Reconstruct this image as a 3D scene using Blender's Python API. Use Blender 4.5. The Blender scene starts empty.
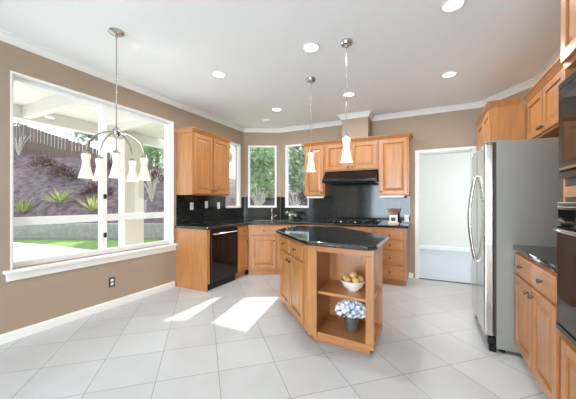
import bpy, bmesh, math, random
from mathutils import Vector, Matrix
rnd = random.Random(7)
R = math.radians
PI = math.pi
scene = bpy.context.scene
C = scene.collection

# ------------------------------------------------------------------ camera
TH = R(26.65)
cam_d = bpy.data.cameras.new('camera')
cam = bpy.data.objects.new('camera', cam_d); C.objects.link(cam)
cam.location = (0, 0, 1.2575)
cam.rotation_euler = (R(90), 0, TH)
cam_d.sensor_width = 36.0
cam_d.lens = 282.0 / 576.0 * 36.0
cam_d.shift_y = 2.9 / 576.0
cam_d.clip_start = 0.05; cam_d.clip_end = 200
scene.camera = cam

# ------------------------------------------------------------------ sky, sun, light, exposure
SUN = Vector((0.24, -1.235, -1.0)).normalized()
w = bpy.data.worlds.new('sky'); scene.world = w; w.use_nodes = True
nt = w.node_tree; bgn = nt.nodes['Background']
tcw = nt.nodes.new('ShaderNodeTexCoord'); nzw = nt.nodes.new('ShaderNodeTexNoise')
nzw.inputs['Scale'].default_value = 2.2; nzw.inputs['Detail'].default_value = 5
rw = nt.nodes.new('ShaderNodeValToRGB')
rw.color_ramp.elements[0].position = .38; rw.color_ramp.elements[0].color = (.62, .80, 1, 1)
rw.color_ramp.elements[1].position = .62; rw.color_ramp.elements[1].color = (.92, .97, 1, 1)
nt.links.new(tcw.outputs['Generated'], nzw.inputs['Vector'])
nt.links.new(nzw.outputs['Fac'], rw.inputs['Fac']); nt.links.new(rw.outputs['Color'], bgn.inputs['Color'])
bgn.inputs['Strength'].default_value = 2.0

def light(name, typ, energy, loc, direction=None, color=(1, 1, 1), parent=None, **kw):
    d = bpy.data.lights.new(name, typ); d.energy = energy; d.color = color
    for k, v in kw.items(): setattr(d, k, v)
    o = bpy.data.objects.new(name, d); C.objects.link(o); o.location = loc
    if direction is not None: o.rotation_euler = Vector(direction).to_track_quat('-Z', 'Y').to_euler()
    if parent: o.parent = parent
    return o
light('sun', 'SUN', 6.0, (-6, 14, 12), SUN, color=(1, .97, .92), angle=R(.5))
# added fill: unseen area lights behind the camera and inside the next room
light('rear_fill_light', 'AREA', 330, (-1.0, -5.08, 1.35), (0, 1, 0.3), color=(.78, .90, 1), shape='RECTANGLE', size=3.4, size_y=2.3)
light('next_room_fill_light', 'AREA', 58, (3.45, 6.6, 1.5), (-1, 0, 0), color=(.93, .96, 1), shape='RECTANGLE', size=2.4, size_y=2.0)

vs = scene.view_settings
vs.view_transform = 'Standard'; vs.look = 'None'; vs.exposure = 0.2; vs.gamma = 1.0; vs.use_curve_mapping = False
try:
    scene.cycles.use_denoising = True
    scene.cycles.max_bounces = 10; scene.cycles.diffuse_bounces = 5; scene.cycles.glossy_bounces = 5
    scene.cycles.transparent_max_bounces = 24; scene.cycles.sample_clamp_indirect = 0.0
    scene.cycles.blur_glossy = 0.0
except Exception:
    pass

# ------------------------------------------------------------------ materials
def lin(r, g, b):
    f = lambda u: (u / 255 / 12.92) if u / 255 <= .04045 else ((u / 255 + .055) / 1.055) ** 2.4
    return (f(r), f(g), f(b), 1)
def mat(name, col, rough=.5, metal=0., spec=.5, emit=None, estr=0., noise=0., nscale=30., stretch=(1, 1, 1), bump=0., coat=0., trans=0., sub=0.):
    m = bpy.data.materials.new(name); m.use_nodes = True
    nt = m.node_tree; b = nt.nodes['Principled BSDF']
    b.inputs['Base Color'].default_value = col; b.inputs['Roughness'].default_value = rough
    b.inputs['Metallic'].default_value = metal; b.inputs['Specular IOR Level'].default_value = spec
    if coat: b.inputs['Coat Weight'].default_value = coat; b.inputs['Coat Roughness'].default_value = .22
    if trans: b.inputs['Transmission Weight'].default_value = trans
    if emit: b.inputs['Emission Color'].default_value = emit; b.inputs['Emission Strength'].default_value = estr
    if noise or bump:
        tc = nt.nodes.new('ShaderNodeTexCoord'); mp = nt.nodes.new('ShaderNodeMapping'); nz = nt.nodes.new('ShaderNodeTexNoise')
        mp.inputs['Scale'].default_value = stretch; nz.inputs['Scale'].default_value = nscale; nz.inputs['Detail'].default_value = 5
        nt.links.new(tc.outputs['Object'], mp.inputs['Vector']); nt.links.new(mp.outputs['Vector'], nz.inputs['Vector'])
        if noise:
            rp = nt.nodes.new('ShaderNodeValToRGB')
            c0 = [max(0, v * (1 - noise)) for v in col[:3]] + [1]; c1 = [min(1, v * (1 + noise)) for v in col[:3]] + [1]
            rp.color_ramp.elements[0].position = .3; rp.color_ramp.elements[1].position = .7
            rp.color_ramp.elements[0].color = c0; rp.color_ramp.elements[1].color = c1
            nt.links.new(nz.outputs['Fac'], rp.inputs['Fac']); nt.links.new(rp.outputs['Color'], b.inputs['Base Color'])
        if bump:
            bp = nt.nodes.new('ShaderNodeBump'); bp.inputs['Strength'].default_value = bump; bp.inputs['Distance'].default_value = .01
            nt.links.new(nz.outputs['Fac'], bp.inputs['Height']); nt.links.new(bp.outputs['Normal'], b.inputs['Normal'])
    return m
WOOD = mat('honey_maple', lin(176, 119, 67), .38, noise=.16, nscale=3.2, stretch=(9, 9, .9), coat=.4)
WOODH = mat('honey_maple_cross_grain', lin(176, 119, 67), .38, noise=.16, nscale=3.2, stretch=(.9, 9, 9), coat=.4)
WALL = mat('taupe_paint', lin(165, 146, 127), .75, noise=.03, nscale=60, bump=.05)
CEIL = mat('ceiling_paint', lin(246, 249, 250), .85, noise=.02, nscale=90, bump=.12)
TRIM = mat('white_trim_paint', lin(236, 236, 232), .45)
VINYL = mat('white_vinyl', lin(236, 238, 238), .4)
WHITEW = mat('far_room_paint', lin(222, 221, 214), .8)
CARPET = mat('pale_carpet', lin(196, 200, 206), .95, noise=.1, nscale=120, bump=.4)
STEEL = mat('brushed_steel', lin(196, 194, 190), .15, metal=.95, noise=.015, nscale=8, stretch=(40, 40, 1))
CHROME = mat('brushed_nickel', lin(190, 186, 178), .22, metal=1)
PEWTER = mat('pewter', lin(95, 88, 80), .35, metal=1)
GREYP = mat('grey_appliance_paint', lin(128, 126, 119), .38, noise=.02, nscale=200)
BLACK = mat('black_enamel', (.008, .008, .009, 1), .18, spec=.3)
BLACKG = mat('black_glass', (.006, .006, .007, 1), .04, spec=.45)
IRON = mat('cast_iron', (.015, .015, .015, 1), .6)
SHADEM = mat('frosted_shade_glass', lin(228, 218, 203), .35, emit=(1, .88, .72, 1), estr=.22)
LENS = mat('lamp_lens', (1, 1, 1, 1), .4, emit=(1, .97, .92, 1), estr=5)
WHITEP = mat('white_plastic', lin(235, 235, 232), .35)
DARKP = mat('dark_plastic', (.02, .02, .02, 1), .4)
CERAM = mat('white_ceramic', lin(238, 236, 230), .3)
FRUITM = mat('golden_fruit_skin', lin(224, 182, 108), .45, noise=.12, nscale=12)
FRUITB = mat('tan_fruit_skin', lin(200, 152, 96), .5, noise=.12, nscale=12)
PETAL = mat('pale_blue_petal', lin(206, 216, 238), .6, noise=.22, nscale=28)
PETALW = mat('white_petal', lin(238, 240, 244), .6)
LEAFM = mat('leaf_green', lin(70, 105, 55), .55, noise=.25, nscale=14)
POTM = mat('patterned_grey_pot', lin(84, 82, 70), .45, noise=.3, nscale=40, bump=.5)
KNIFEW = mat('tan_knife_handle', lin(168, 112, 76), .5, noise=.1)
BEIGE = mat('beige_wood_base', lin(215, 195, 150), .5)
CONC = mat('patio_concrete', lin(222, 216, 208), .85, noise=.05, nscale=6)
BLOCKW = mat('retaining_block', lin(160, 155, 152), .9, noise=.15, nscale=8, bump=.4)
COVER = mat('patio_cover_paint', lin(240, 238, 234), .7)
STUCCO = mat('cream_stucco', lin(236, 230, 222), .85, noise=.04, nscale=50, bump=.2)
FENCEM = mat('weathered_fence', lin(118, 99, 90), .85, noise=.15, nscale=5, stretch=(6, 6, 1))
BARK = mat('bark', lin(146, 130, 116), .9, noise=.2, nscale=12)
BARKP = mat('pale_bark', lin(200, 188, 176), .9, noise=.2, nscale=12)
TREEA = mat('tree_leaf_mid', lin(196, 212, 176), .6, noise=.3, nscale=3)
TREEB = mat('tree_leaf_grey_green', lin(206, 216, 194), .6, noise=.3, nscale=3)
TREEC = mat('tree_leaf_dark', lin(78, 100, 70), .6, noise=.3, nscale=3)
SHRUBP = mat('purple_shrub_leaf', lin(118, 88, 92), .7, noise=.25, nscale=4)
YUCCA = mat('yucca_leaf', lin(170, 178, 110), .5, noise=.2, nscale=4)
GRASS = mat('lawn_grass', lin(118, 146, 78), .9, noise=.2, nscale=5, bump=.3)
MULCH = mat('hillside_mulch', lin(112, 94, 97), .95, noise=.5, nscale=4.5, bump=.6)
METALD = mat('threshold_metal', lin(120, 116, 110), .4, metal=.8)

def nodes(m): return m.node_tree.nodes, m.node_tree.links
def math_node(nt, op, a, b=None):
    n = nt.nodes.new('ShaderNodeMath'); n.operation = op
    for i, v in enumerate((a, b)):
        if v is None: continue
        if isinstance(v, (int, float)): n.inputs[i].default_value = v
        else: nt.links.new(v, n.inputs[i])
    return n.outputs[0]
def grid_mask(nt, u, v, size, grout):
    outs = []
    for c in (u, v):
        f = math_node(nt, 'FRACT', math_node(nt, 'DIVIDE', c, size))
        d = math_node(nt, 'ABSOLUTE', math_node(nt, 'SUBTRACT', f, .5))
        outs.append(math_node(nt, 'GREATER_THAN', d, .5 - grout / size / 2))
    return math_node(nt, 'MAXIMUM', outs[0], outs[1])
def tile_floor():
    m = bpy.data.materials.new('diagonal_floor_tile'); m.use_nodes = True; nt = m.node_tree; b = nt.nodes['Principled BSDF']
    g = nt.nodes.new('ShaderNodeNewGeometry'); mp = nt.nodes.new('ShaderNodeMapping'); mp.vector_type = 'TEXTURE'
    mp.inputs['Location'].default_value = (-1.7157, 1.3492, 0); mp.inputs['Rotation'].default_value = (0, 0, R(43.4))
    nt.links.new(g.outputs['Position'], mp.inputs['Vector'])
    s = nt.nodes.new('ShaderNodeSeparateXYZ'); nt.links.new(mp.outputs['Vector'], s.inputs[0])
    TS = .4296
    mask = grid_mask(nt, math_node(nt, 'ADD', s.outputs[0], 0), math_node(nt, 'ADD', s.outputs[1], 0), TS, .0055)
    nz = nt.nodes.new('ShaderNodeTexNoise'); nz.inputs['Scale'].default_value = 5; nz.inputs['Detail'].default_value = 6
    nt.links.new(mp.outputs['Vector'], nz.inputs['Vector'])
    fl = nt.nodes.new('ShaderNodeVectorMath'); fl.operation = 'FLOOR'
    dv = nt.nodes.new('ShaderNodeVectorMath'); dv.operation = 'SCALE'; dv.inputs['Scale'].default_value = 1 / TS
    nt.links.new(mp.outputs['Vector'], dv.inputs[0]); nt.links.new(dv.outputs[0], fl.inputs[0])
    wn = nt.nodes.new('ShaderNodeTexWhiteNoise'); nt.links.new(fl.outputs[0], wn.inputs['Vector'])
    val = math_node(nt, 'ADD', math_node(nt, 'MULTIPLY', nz.outputs['Fac'], .6), math_node(nt, 'MULTIPLY', wn.outputs['Value'], .4))
    rp = nt.nodes.new('ShaderNodeValToRGB')
    rp.color_ramp.elements[0].position = .2; rp.color_ramp.elements[0].color = lin(186, 189, 191)
    rp.color_ramp.elements[1].position = .8; rp.color_ramp.elements[1].color = lin(200, 203, 205)
    nt.links.new(val, rp.inputs['Fac'])
    mx = nt.nodes.new('ShaderNodeMix'); mx.data_type = 'RGBA'
    nt.links.new(mask, mx.inputs['Factor']); nt.links.new(rp.outputs['Color'], mx.inputs[6]); mx.inputs[7].default_value = lin(142, 140, 137)
    nt.links.new(mx.outputs[2], b.inputs['Base Color'])
    b.inputs['Roughness'].default_value = .28
    return m
FLOORM = tile_floor()
def granite(name, tile=None, spec=.5, rough=.06):
    m = bpy.data.materials.new(name); m.use_nodes = True; nt = m.node_tree; b = nt.nodes['Principled BSDF']
    tc = nt.nodes.new('ShaderNodeTexCoord'); vo = nt.nodes.new('ShaderNodeTexVoronoi'); vo.inputs['Scale'].default_value = 110
    nt.links.new(tc.outputs['Object'], vo.inputs['Vector'])
    rp = nt.nodes.new('ShaderNodeValToRGB')
    rp.color_ramp.elements[0].position = .3; rp.color_ramp.elements[0].color = (.010, .012, .012, 1)
    rp.color_ramp.elements[1].position = .95; rp.color_ramp.elements[1].color = (.05, .055, .052, 1)
    nz = nt.nodes.new('ShaderNodeTexNoise'); nz.inputs['Scale'].default_value = 60; nz.inputs['Detail'].default_value = 4
    nt.links.new(tc.outputs['Object'], nz.inputs['Vector'])
    nt.links.new(math_node(nt, 'MULTIPLY', vo.outputs['Color'], math_node(nt, 'ADD', nz.outputs['Fac'], .35)), rp.inputs['Fac'])
    col = rp.outputs['Color']
    if tile:
        s = nt.nodes.new('ShaderNodeSeparateXYZ'); nt.links.new(tc.outputs['Object'], s.inputs[0])
        mask = grid_mask(nt, s.outputs[0], math_node(nt, 'SUBTRACT', s.outputs[2], .914), tile, .004)
        mx = nt.nodes.new('ShaderNodeMix'); mx.data_type = 'RGBA'
        nt.links.new(mask, mx.inputs['Factor']); nt.links.new(col, mx.inputs[6]); mx.inputs[7].default_value = (.05, .05, .05, 1)
        col = mx.outputs[2]
    nt.links.new(col, b.inputs['Base Color'])
    b.inputs['Roughness'].default_value = rough; b.inputs['Specular IOR Level'].default_value = spec
    return m
GRANITE = granite('black_granite', None, 1.0, .05); GTILE = granite('black_granite_tile', .305, .4, .08)
def glass():
    m = bpy.data.materials.new('window_glass'); m.use_nodes = True; nt = m.node_tree
    nt.nodes.remove(nt.nodes['Principled BSDF'])
    t = nt.nodes.new('ShaderNodeBsdfTransparent'); t.inputs['Color'].default_value = (.97, .985, .98, 1)
    g = nt.nodes.new('ShaderNodeBsdfGlossy'); g.inputs['Roughness'].default_value = .01
    fr = nt.nodes.new('ShaderNodeFresnel'); fr.inputs['IOR'].default_value = 1.45
    mx = nt.nodes.new('ShaderNodeMixShader')
    gb = nt.nodes.new('ShaderNodeNewGeometry')     # the inner face of the thin pane does not mirror a second time
    fac = math_node(nt, 'MULTIPLY', fr.outputs[0], math_node(nt, 'SUBTRACT', 1, gb.outputs['Backfacing']))
    nt.links.new(fac, mx.inputs[0]); nt.links.new(t.outputs[0], mx.inputs[1]); nt.links.new(g.outputs[0], mx.inputs[2])
    nt.links.new(mx.outputs[0], nt.nodes['Material Output'].inputs['Surface'])
    return m
GLASS = glass()
def translucent_leaf(m, w):
    nt = m.node_tree; b = nt.nodes['Principled BSDF']; out = nt.nodes['Material Output']
    t = nt.nodes.new('ShaderNodeBsdfTranslucent'); mx = nt.nodes.new('ShaderNodeMixShader'); mx.inputs[0].default_value = w
    src = b.inputs['Base Color'].links[0].from_socket
    nt.links.new(src, t.inputs['Color']); nt.links.new(b.outputs[0], mx.inputs[1]); nt.links.new(t.outputs[0], mx.inputs[2]); nt.links.new(mx.outputs[0], out.inputs['Surface'])
for m_ in (TREEA, TREEB, TREEC, YUCCA): translucent_leaf(m_, .6)

# ------------------------------------------------------------------ mesh helpers
class MB:
    def __init__(s): s.bm = bmesh.new()
    def box(s, x0, x1, y0, y1, z0, z1):
        return s.prism([(x0, y0), (x1, y0), (x1, y1), (x0, y1)], z0, z1)
    def hexa(s, p):          # p: 4 bottom + 4 top points
        v = [s.bm.verts.new(q) for q in p]
        for f in ((3, 2, 1, 0), (4, 5, 6, 7), (0, 1, 5, 4), (1, 2, 6, 5), (2, 3, 7, 6), (3, 0, 4, 7)): s.bm.faces.new([v[i] for i in f])
        return s
    def prism(s, poly, z0, z1):
        a = sum(poly[i][0] * poly[(i + 1) % len(poly)][1] - poly[(i + 1) % len(poly)][0] * poly[i][1] for i in range(len(poly)))
        if a < 0: poly = poly[::-1]
        lo = [s.bm.verts.new((x, y, z0)) for x, y in poly]; hi = [s.bm.verts.new((x, y, z1)) for x, y in poly]
        n = len(poly)
        s.bm.faces.new(lo[::-1]); s.bm.faces.new(hi)
        for i in range(n): s.bm.faces.new((lo[i], lo[(i + 1) % n], hi[(i + 1) % n], hi[i]))
        return s
    def extrude_x(s, prof, x0, x1):      # prof: (y,z)
        a = [s.bm.verts.new((x0, y, z)) for y, z in prof]; b = [s.bm.verts.new((x1, y, z)) for y, z in prof]
        n = len(prof)
        s.bm.faces.new(a); s.bm.faces.new(b[::-1])
        for i in range(n): s.bm.faces.new((a[i], b[i], b[(i + 1) % n], a[(i + 1) % n]))
        return s
    def lathe(s, prof, c=(0, 0, 0), n=24, axis='z', cap=True):
        def P(r, h, a):
            x, y = r * math.cos(a), r * math.sin(a)
            if axis == 'z': q = (x, y, h)
            elif axis == '-y': q = (x, -h, y)
            else: q = (h, x, y)
            return (q[0] + c[0], q[1] + c[1], q[2] + c[2])
        rings = [[s.bm.verts.new(P(max(r, .0004), h, 2 * PI * k / n)) for k in range(n)] for r, h in prof]
        for a, b in zip(rings, rings[1:]):
            for k in range(n): s.bm.faces.new((a[k], a[(k + 1) % n], b[(k + 1) % n], b[k]))
        if cap: s.bm.faces.new(rings[0][::-1]); s.bm.faces.new(rings[-1])
        return s
    def tube(s, pts, r, n=8, r1=None):
        pts = [Vector(p) for p in pts]; rings = []; N = len(pts); up = None
        for i, p in enumerate(pts):
            t = (pts[min(i + 1, N - 1)] - pts[max(i - 1, 0)]).normalized()
            if up is None: up = t.orthogonal().normalized()
            up = (up - t * up.dot(t)); up = up.normalized() if up.length > 1e-6 else t.orthogonal().normalized()
            q = t.cross(up); rr = r if r1 is None else r + (r1 - r) * i / max(1, N - 1)
            rings.append([s.bm.verts.new(p + (up * math.cos(2 * PI * k / n) + q * math.sin(2 * PI * k / n)) * rr) for k in range(n)])
        for a, b in zip(rings, rings[1:]):
            for k in range(n): s.bm.faces.new((a[k], a[(k + 1) % n], b[(k + 1) % n], b[k]))
        s.bm.faces.new(rings[0][::-1]); s.bm.faces.new(rings[-1])
        return s
    def ball(s, c, r, sc=(1, 1, 1), sub=2):
        M = Matrix.Translation(c) @ Matrix.Diagonal((sc[0], sc[1], sc[2], 1))
        bmesh.ops.create_icosphere(s.bm, subdivisions=sub, radius=r, matrix=M)
        return s
    def leaf(s, c, d, up, L, W, fold=.15):   # a pointed leaf of four faces with a fold along the rib
        d = d.normalized(); sd = d.cross(up)
        sd = sd.normalized() if sd.length > 1e-4 else d.orthogonal().normalized()
        nn = sd.cross(d)
        a = s.bm.verts.new(c); m = s.bm.verts.new(c + d * L * .5 - nn * W * fold); t = s.bm.verts.new(c + d * L)
        l = s.bm.verts.new(c + d * L * .45 + sd * W * .5); r = s.bm.verts.new(c + d * L * .45 - sd * W * .5)
        for f in ((a, m, l), (l, m, t), (a, r, m), (r, t, m)): s.bm.faces.new(f)
    def wall(s, L, H, t, holes, z0=0):       # local: x along, inside face y=0, body towards +y
        xs = sorted({0, L} | {v for h in holes for v in h[:2]}); zs = sorted({z0, H} | {v for h in holes for v in h[2:]})
        for xa, xb in zip(xs, xs[1:]):
            run = None
            for za, zb in zip(zs, zs[1:]):
                inside = any(h[0] <= (xa + xb) / 2 <= h[1] and h[2] <= (za + zb) / 2 <= h[3] for h in holes)
                if not inside: run = [za, zb] if run is None else [run[0], zb]
                if inside and run: s.box(xa, xb, 0, t, *run); run = None
            if run: s.box(xa, xb, 0, t, *run)
        return s
    def sweep(s, path, prof):                # prof (inset to the right of travel, z)
        P = [Vector(p) for p in path]; nrm = []
        for a, b in zip(P, P[1:]):
            d = (b - a).normalized(); nrm.append(Vector((d.y, -d.x)))
        rings = []
        for i, p in enumerate(P):
            n0 = nrm[max(0, i - 1)]; n1 = nrm[min(i, len(nrm) - 1)]
            m = (n0 + n1); m = m / max(.2, m.dot(n1))
            rings.append([s.bm.verts.new((p.x + m.x * u, p.y + m.y * u, z)) for u, z in prof])
        n = len(prof)
        for a, b in zip(rings, rings[1:]):
            for k in range(n): s.bm.faces.new((a[k], b[k], b[(k + 1) % n], a[(k + 1) % n]))
        s.bm.faces.new(rings[0]); s.bm.faces.new(rings[-1][::-1])
        return s
    def build(s, name, m, parent=None, bevel=0, seg=2, smooth=None, world=False, loc=None, rotz=0, mats=None):
        if world and parent:
            bmesh.ops.transform(s.bm, matrix=(Matrix.Translation(parent.location) @ Matrix.Rotation(parent.rotation_euler.z, 4, 'Z')).inverted(), verts=s.bm.verts)
        bmesh.ops.recalc_face_normals(s.bm, faces=s.bm.faces)
        me = bpy.data.meshes.new(name); s.bm.to_mesh(me); s.bm.free()
        me.materials.append(m)
        if smooth:
            for p in me.polygons: p.use_smooth = True
            me.set_sharp_from_angle(angle=R(smooth))
        o = bpy.data.objects.new(name, me); C.objects.link(o)
        if parent: o.parent = parent
        if loc: o.location = loc
        if rotz: o.rotation_euler = (0, 0, rotz)
        if bevel:
            b = o.modifiers.new('bevel', 'BEVEL'); b.width = bevel; b.segments = seg; b.limit_method = 'ANGLE'; b.angle_limit = R(40)
        return o
def tag(o, label, cat, group=None):
    o['label'] = label; o['category'] = cat
    if group: o['group'] = group
    return o
def thing(name, label, cat, loc=(0, 0, 0), rotz=0, group=None):
    o = bpy.data.objects.new(name, None); C.objects.link(o); o.empty_display_size = .1
    o.location = loc; o.rotation_euler = (0, 0, rotz)
    return tag(o, label, cat, group)
def struct(o):
    o['kind'] = 'structure'; return o
def copy_tree(o, parent=None):
    c = o.copy(); C.objects.link(c)
    if parent: c.parent = parent
    for ch in list(o.children): copy_tree(ch, c)
    return c

# ------------------------------------------------------------------ the room
XL, YB, XR, H, WT = -3.40, 5.12, 1.20, 2.765, .15
CA, CB = Vector((-3.40, 4.75)), Vector((-2.742, 5.12))          # ends of the short corner wall
AC = math.atan2(CB.y - CA.y, CB.x - CA.x); LC = (CB - CA).length
DA, DB = Vector((.70, 5.12)), Vector((1.20, 4.40))
AD = math.atan2(DB.y - DA.y, DB.x - DA.x); LD = (DB - DA).length
YF = -5.0
room = [(XL, YF), (XL, 4.75), (-2.742, 5.12), (.70, 5.12), (1.20, 4.40), (1.20, YF)]
struct(MB().prism([(XL - WT, YF - WT), (XL - WT, 4.85), (-2.75, YB + .14), (.8, YB + .14), (XR + WT, 4.4), (XR + WT, YF - WT)], -.12, 0).build('floor', FLOORM))
struct(MB().prism([(XL - WT, YF - WT), (XL - WT, 4.85), (-2.75, YB + WT), (.8, YB + WT), (XR + WT, 4.4), (XR + WT, YF - WT)], H, H + .12).build('ceiling', CEIL))
# left wall seen from inside: local x = +Y, local y = -X
W4 = (1.155, 2.985, .645, 2.455)
W1 = (4.17, 4.67, 1.15, 2.43)
struct(MB().wall(4.75 - YF, H, WT, [(W4[0] - YF, W4[1] - YF, W4[2], W4[3]), (W1[0] - YF, W1[1] - YF, W1[2], W1[3])]).build('wall_left', WALL, loc=(XL, YF, 0), rotz=R(90)))
W2 = (.085, .675, 1.15, 2.43)
struct(MB().wall(LC, H, WT, [W2]).build('wall_corner_left', WALL, loc=(CA.x, CA.y, 0), rotz=AC))
W3 = (-2.64, -2.11, 1.15, 2.43); DR = (-.165, .59, 0, 2.065)
x0 = CB.x
struct(MB().wall(.70 - x0, H, WT, [(W3[0] - x0, W3[1] - x0, W3[2], W3[3]), (DR[0] - x0, DR[1] - x0, 0, DR[3])]).build('wall_back', WALL, loc=(x0, YB, 0)))
struct(MB().wall(LD, H, WT, []).build('wall_corner_right', WALL, loc=(DA.x, DA.y, 0), rotz=AD))
struct(MB().wall(4.40 - YF, H, WT, []).build('wall_right', WALL, loc=(XR, 4.40, 0), rotz=R(-90)))
struct(MB().wall(XR - XL, H, WT, [(.3, 4.3, .15, 2.5)]).build('wall_front', WALL, loc=(XR, YF, 0), rotz=R(180)))  # unseen opening added behind the camera, holds the rear fill light
struct(MB().box(-1.365, -.915, 4.80, YB, 2.28, H).build('wall_hood_chase', WALL))
crown = [(0, H), (.066, H), (.066, H - .010), (.046, H - .018), (.022, H - .050), (.010, H - .062), (.010, H - .074), (0, H - .074)]
struct(MB().sweep([(XL, YF), (XL, 4.75), (-2.742, 5.12), (-1.365, 5.12), (-1.365, 4.80), (-.915, 4.80), (-.915, 5.12), (.70, 5.12), (1.20, 4.40), (1.20, YF)], crown).build('trim_1', TRIM))
base = [(0, 0), (.014, 0), (.014, .07), (.006, .085), (0, .085)]
struct(MB().sweep([(XL, YF), (XL, 3.0)], base).build('baseboard_left', TRIM))
struct(MB().sweep([(-.31, 5.12), (-.24, 5.12)], base).build('baseboard_back', TRIM))
struct(MB().sweep([(XR, 1.2), (XR, YF)], base).build('baseboard_right', TRIM))

def window(n, L, z0, z1, loc, rotz, mull=None, rail=None, fw=.04, dy=0.):
    root = MB(); a, b = .015 + dy, .09 + dy
    root.box(0, fw, a, b, z0, z1).box(L - fw, L, a, b, z0, z1).box(fw, L - fw, a, b, z0, z0 + fw).box(fw, L - fw, a, b, z1 - fw, z1)
    cells_x = [(fw, L - fw)]
    if mull: root.box(mull[0], mull[1], a - .003, b - .002, z0 + fw, z1 - fw); cells_x = [(fw, mull[0]), (mull[1], L - fw)]
    cells_z = [(z0 + fw, z1 - fw)]
    if rail: root.box(fw, L - fw, a + .005, b - .005, rail[0], rail[1]); cells_z = [(z0 + fw, rail[0]), (rail[1], z1 - fw)]
    o = struct(root.build('window_%d' % n, VINYL, loc=loc, rotz=rotz, bevel=.004))
    for p, q in cells_x:
        for c, d in cells_z:
            MB().box(p + .0005, q - .0005, .045 + dy, .051 + dy, c + .0005, d - .0005).build('pane', GLASS, o)
    return o
w1 = window(1, W4[1] - W4[0], W4[2], W4[3], (XL, W4[0], 0), R(90), mull=(1.995 - W4[0], 2.06 - W4[0]), rail=(1.035, 1.115), fw=.05, dy=.058)
wl = W4[1] - W4[0]
MB().box(-.05, wl + .05, -.06, .072, .615, .6445).build('window_sill', TRIM, w1, bevel=.006)
MB().box(-.03, wl + .03, -.02, -.0005, .545, .614).build('sill_apron', TRIM, w1, bevel=.004)
dyl = .058 - .007
for zz in (1.30, .84):
    MB().box(2.015 - W4[0], 2.045 - W4[0], dyl, dyl + .018, zz, zz + .055).build('sash_latch', DARKP, w1, bevel=.003)
# painted jamb liner of the recessed big window
MB().box(.0005, .015, -.004, .072, .645, 2.4545).box(wl - .015, wl - .0005, -.004, .072, .645, 2.4545).box(.015, wl - .015, -.004, .072, 2.44, 2.4545).build('jamb_liner', TRIM, w1)
window(2, W1[1] - W1[0], W1[2], W1[3], (XL, W1[0], 0), R(90))
u = Vector((math.cos(AC), math.sin(AC)))
window(3, W2[1] - W2[0], W2[2], W2[3], (CA.x + u.x * W2[0], CA.y + u.y * W2[0], 0), AC)
window(4, W3[1] - W3[0], W3[2], W3[3], (W3[0], YB, 0), 0)
# doorway casing
cw = .05
struct(MB().box(DR[0] - cw, DR[0], YB - .016, YB, 0, DR[3] + cw).box(DR[1], DR[1] + cw, YB - .016, YB, 0, DR[3] + cw).box(DR[0], DR[1], YB - .016, YB, DR[3], DR[3] + cw)
       .box(DR[0], DR[0] + .015, YB, YB + WT, 0, DR[3] - .015).box(DR[1] - .015, DR[1], YB, YB + WT, 0, DR[3] - .015).box(DR[0], DR[1], YB, YB + WT, DR[3] - .015, DR[3]).build('trim_2', TRIM, bevel=.004))
struct(MB().box(DR[0] + .016, DR[1] - .016, YB - .01, YB + .03, .001, .012).build('trim_3', METALD, bevel=.004))
# the room beyond the doorway
YN = YB + WT
struct(MB().box(-.6, 3.6, YN - .01, 8.62, -.1, -.002).build('floor_next_room', CARPET))
struct(MB().box(-.6, 3.6, YN + .001, 8.62, H, H + .1).build('ceiling_next_room', CEIL))
struct(MB().box(-.6, 3.6, 8.45, 8.6, 0, H).build('wall_next_room_back', WHITEW))
struct(MB().box(-.6, -.45, YN + .001, 8.449, 0, H).build('wall_next_room_left', WHITEW))
struct(MB().wall(8.449 - YN, H, .12, [(.4, 2.9, .5, 2.5)]).build('wall_next_room_right', WHITEW, loc=(3.48, 8.449, 0), rotz=R(-90)))  # side opening added out of view for this room's fill light
struct(MB().box(.86, 3.47, YN + .001, YN + .1, 0, H).build('wall_next_room_front', WHITEW))
struct(MB().sweep([(-.45, YN + .01), (-.45, 8.45), (3.47, 8.45)], [(0, 0), (.016, 0), (.016, .09), (.006, .11), (0, .11)]).build('baseboard_next_room', TRIM))

# ------------------------------------------------------------------ cabinets
def knob(p, x, y, z, parent, r=.014):
    MB().lathe([(.006, 0), (.006, .012), (r, .018), (r, .026), (r * .6, .031)], (x, y, z), 14, '-y').build('knob', PEWTER, parent, smooth=50)
def raised(mb, x0, x1, z0, z1, fr=.058, y0=0., t=.021):
    mb.box(x0, x0 + fr, y0 - t, y0, z0, z1).box(x1 - fr, x1, y0 - t, y0, z0, z1)
    mb.box(x0 + fr, x1 - fr, y0 - t, y0, z0, z0 + fr).box(x0 + fr, x1 - fr, y0 - t, y0, z1 - fr, z1)
    a, b, c, d = x0 + fr, x1 - fr, z0 + fr, z1 - fr
    i = min(.04, (b - a) * .3, (d - c) * .3)
    yb, yf = y0 - .006, y0 - .017
    mb.hexa([(a, yb, c), (b, yb, c), (b, yb, d), (a, yb, d), (a + i, yf, c + i), (b - i, yf, c + i), (b - i, yf, d - i), (a + i, yf, d - i)])
def add_front(root, spec, y0=0.):
    kind, x0, x1, z0, z1, kx, kz = spec
    mb = MB()
    if kind == 'door': raised(mb, x0, x1, z0, z1, y0=y0); o = mb.build('door', WOOD, root, bevel=.003)
    else:
        mb.box(x0, x1, y0 - .021, y0, z0, z1); o = mb.build(kind, WOODH, root, bevel=.007, seg=3)
    if kx is not None: knob(None, kx, y0 - .021, kz, o)
    return o
def crown_cab(root, pts, z, up=.055, out=.045, world=False):
    return MB().sweep(pts[::-1], [(-.001, z), (.008, z), (.014, z + .012), (out - .01, z + up - .016), (out, z + up - .01), (out, z + up), (-.001, z + up)]).build('crown_molding', WOOD, root, world=world)
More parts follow.
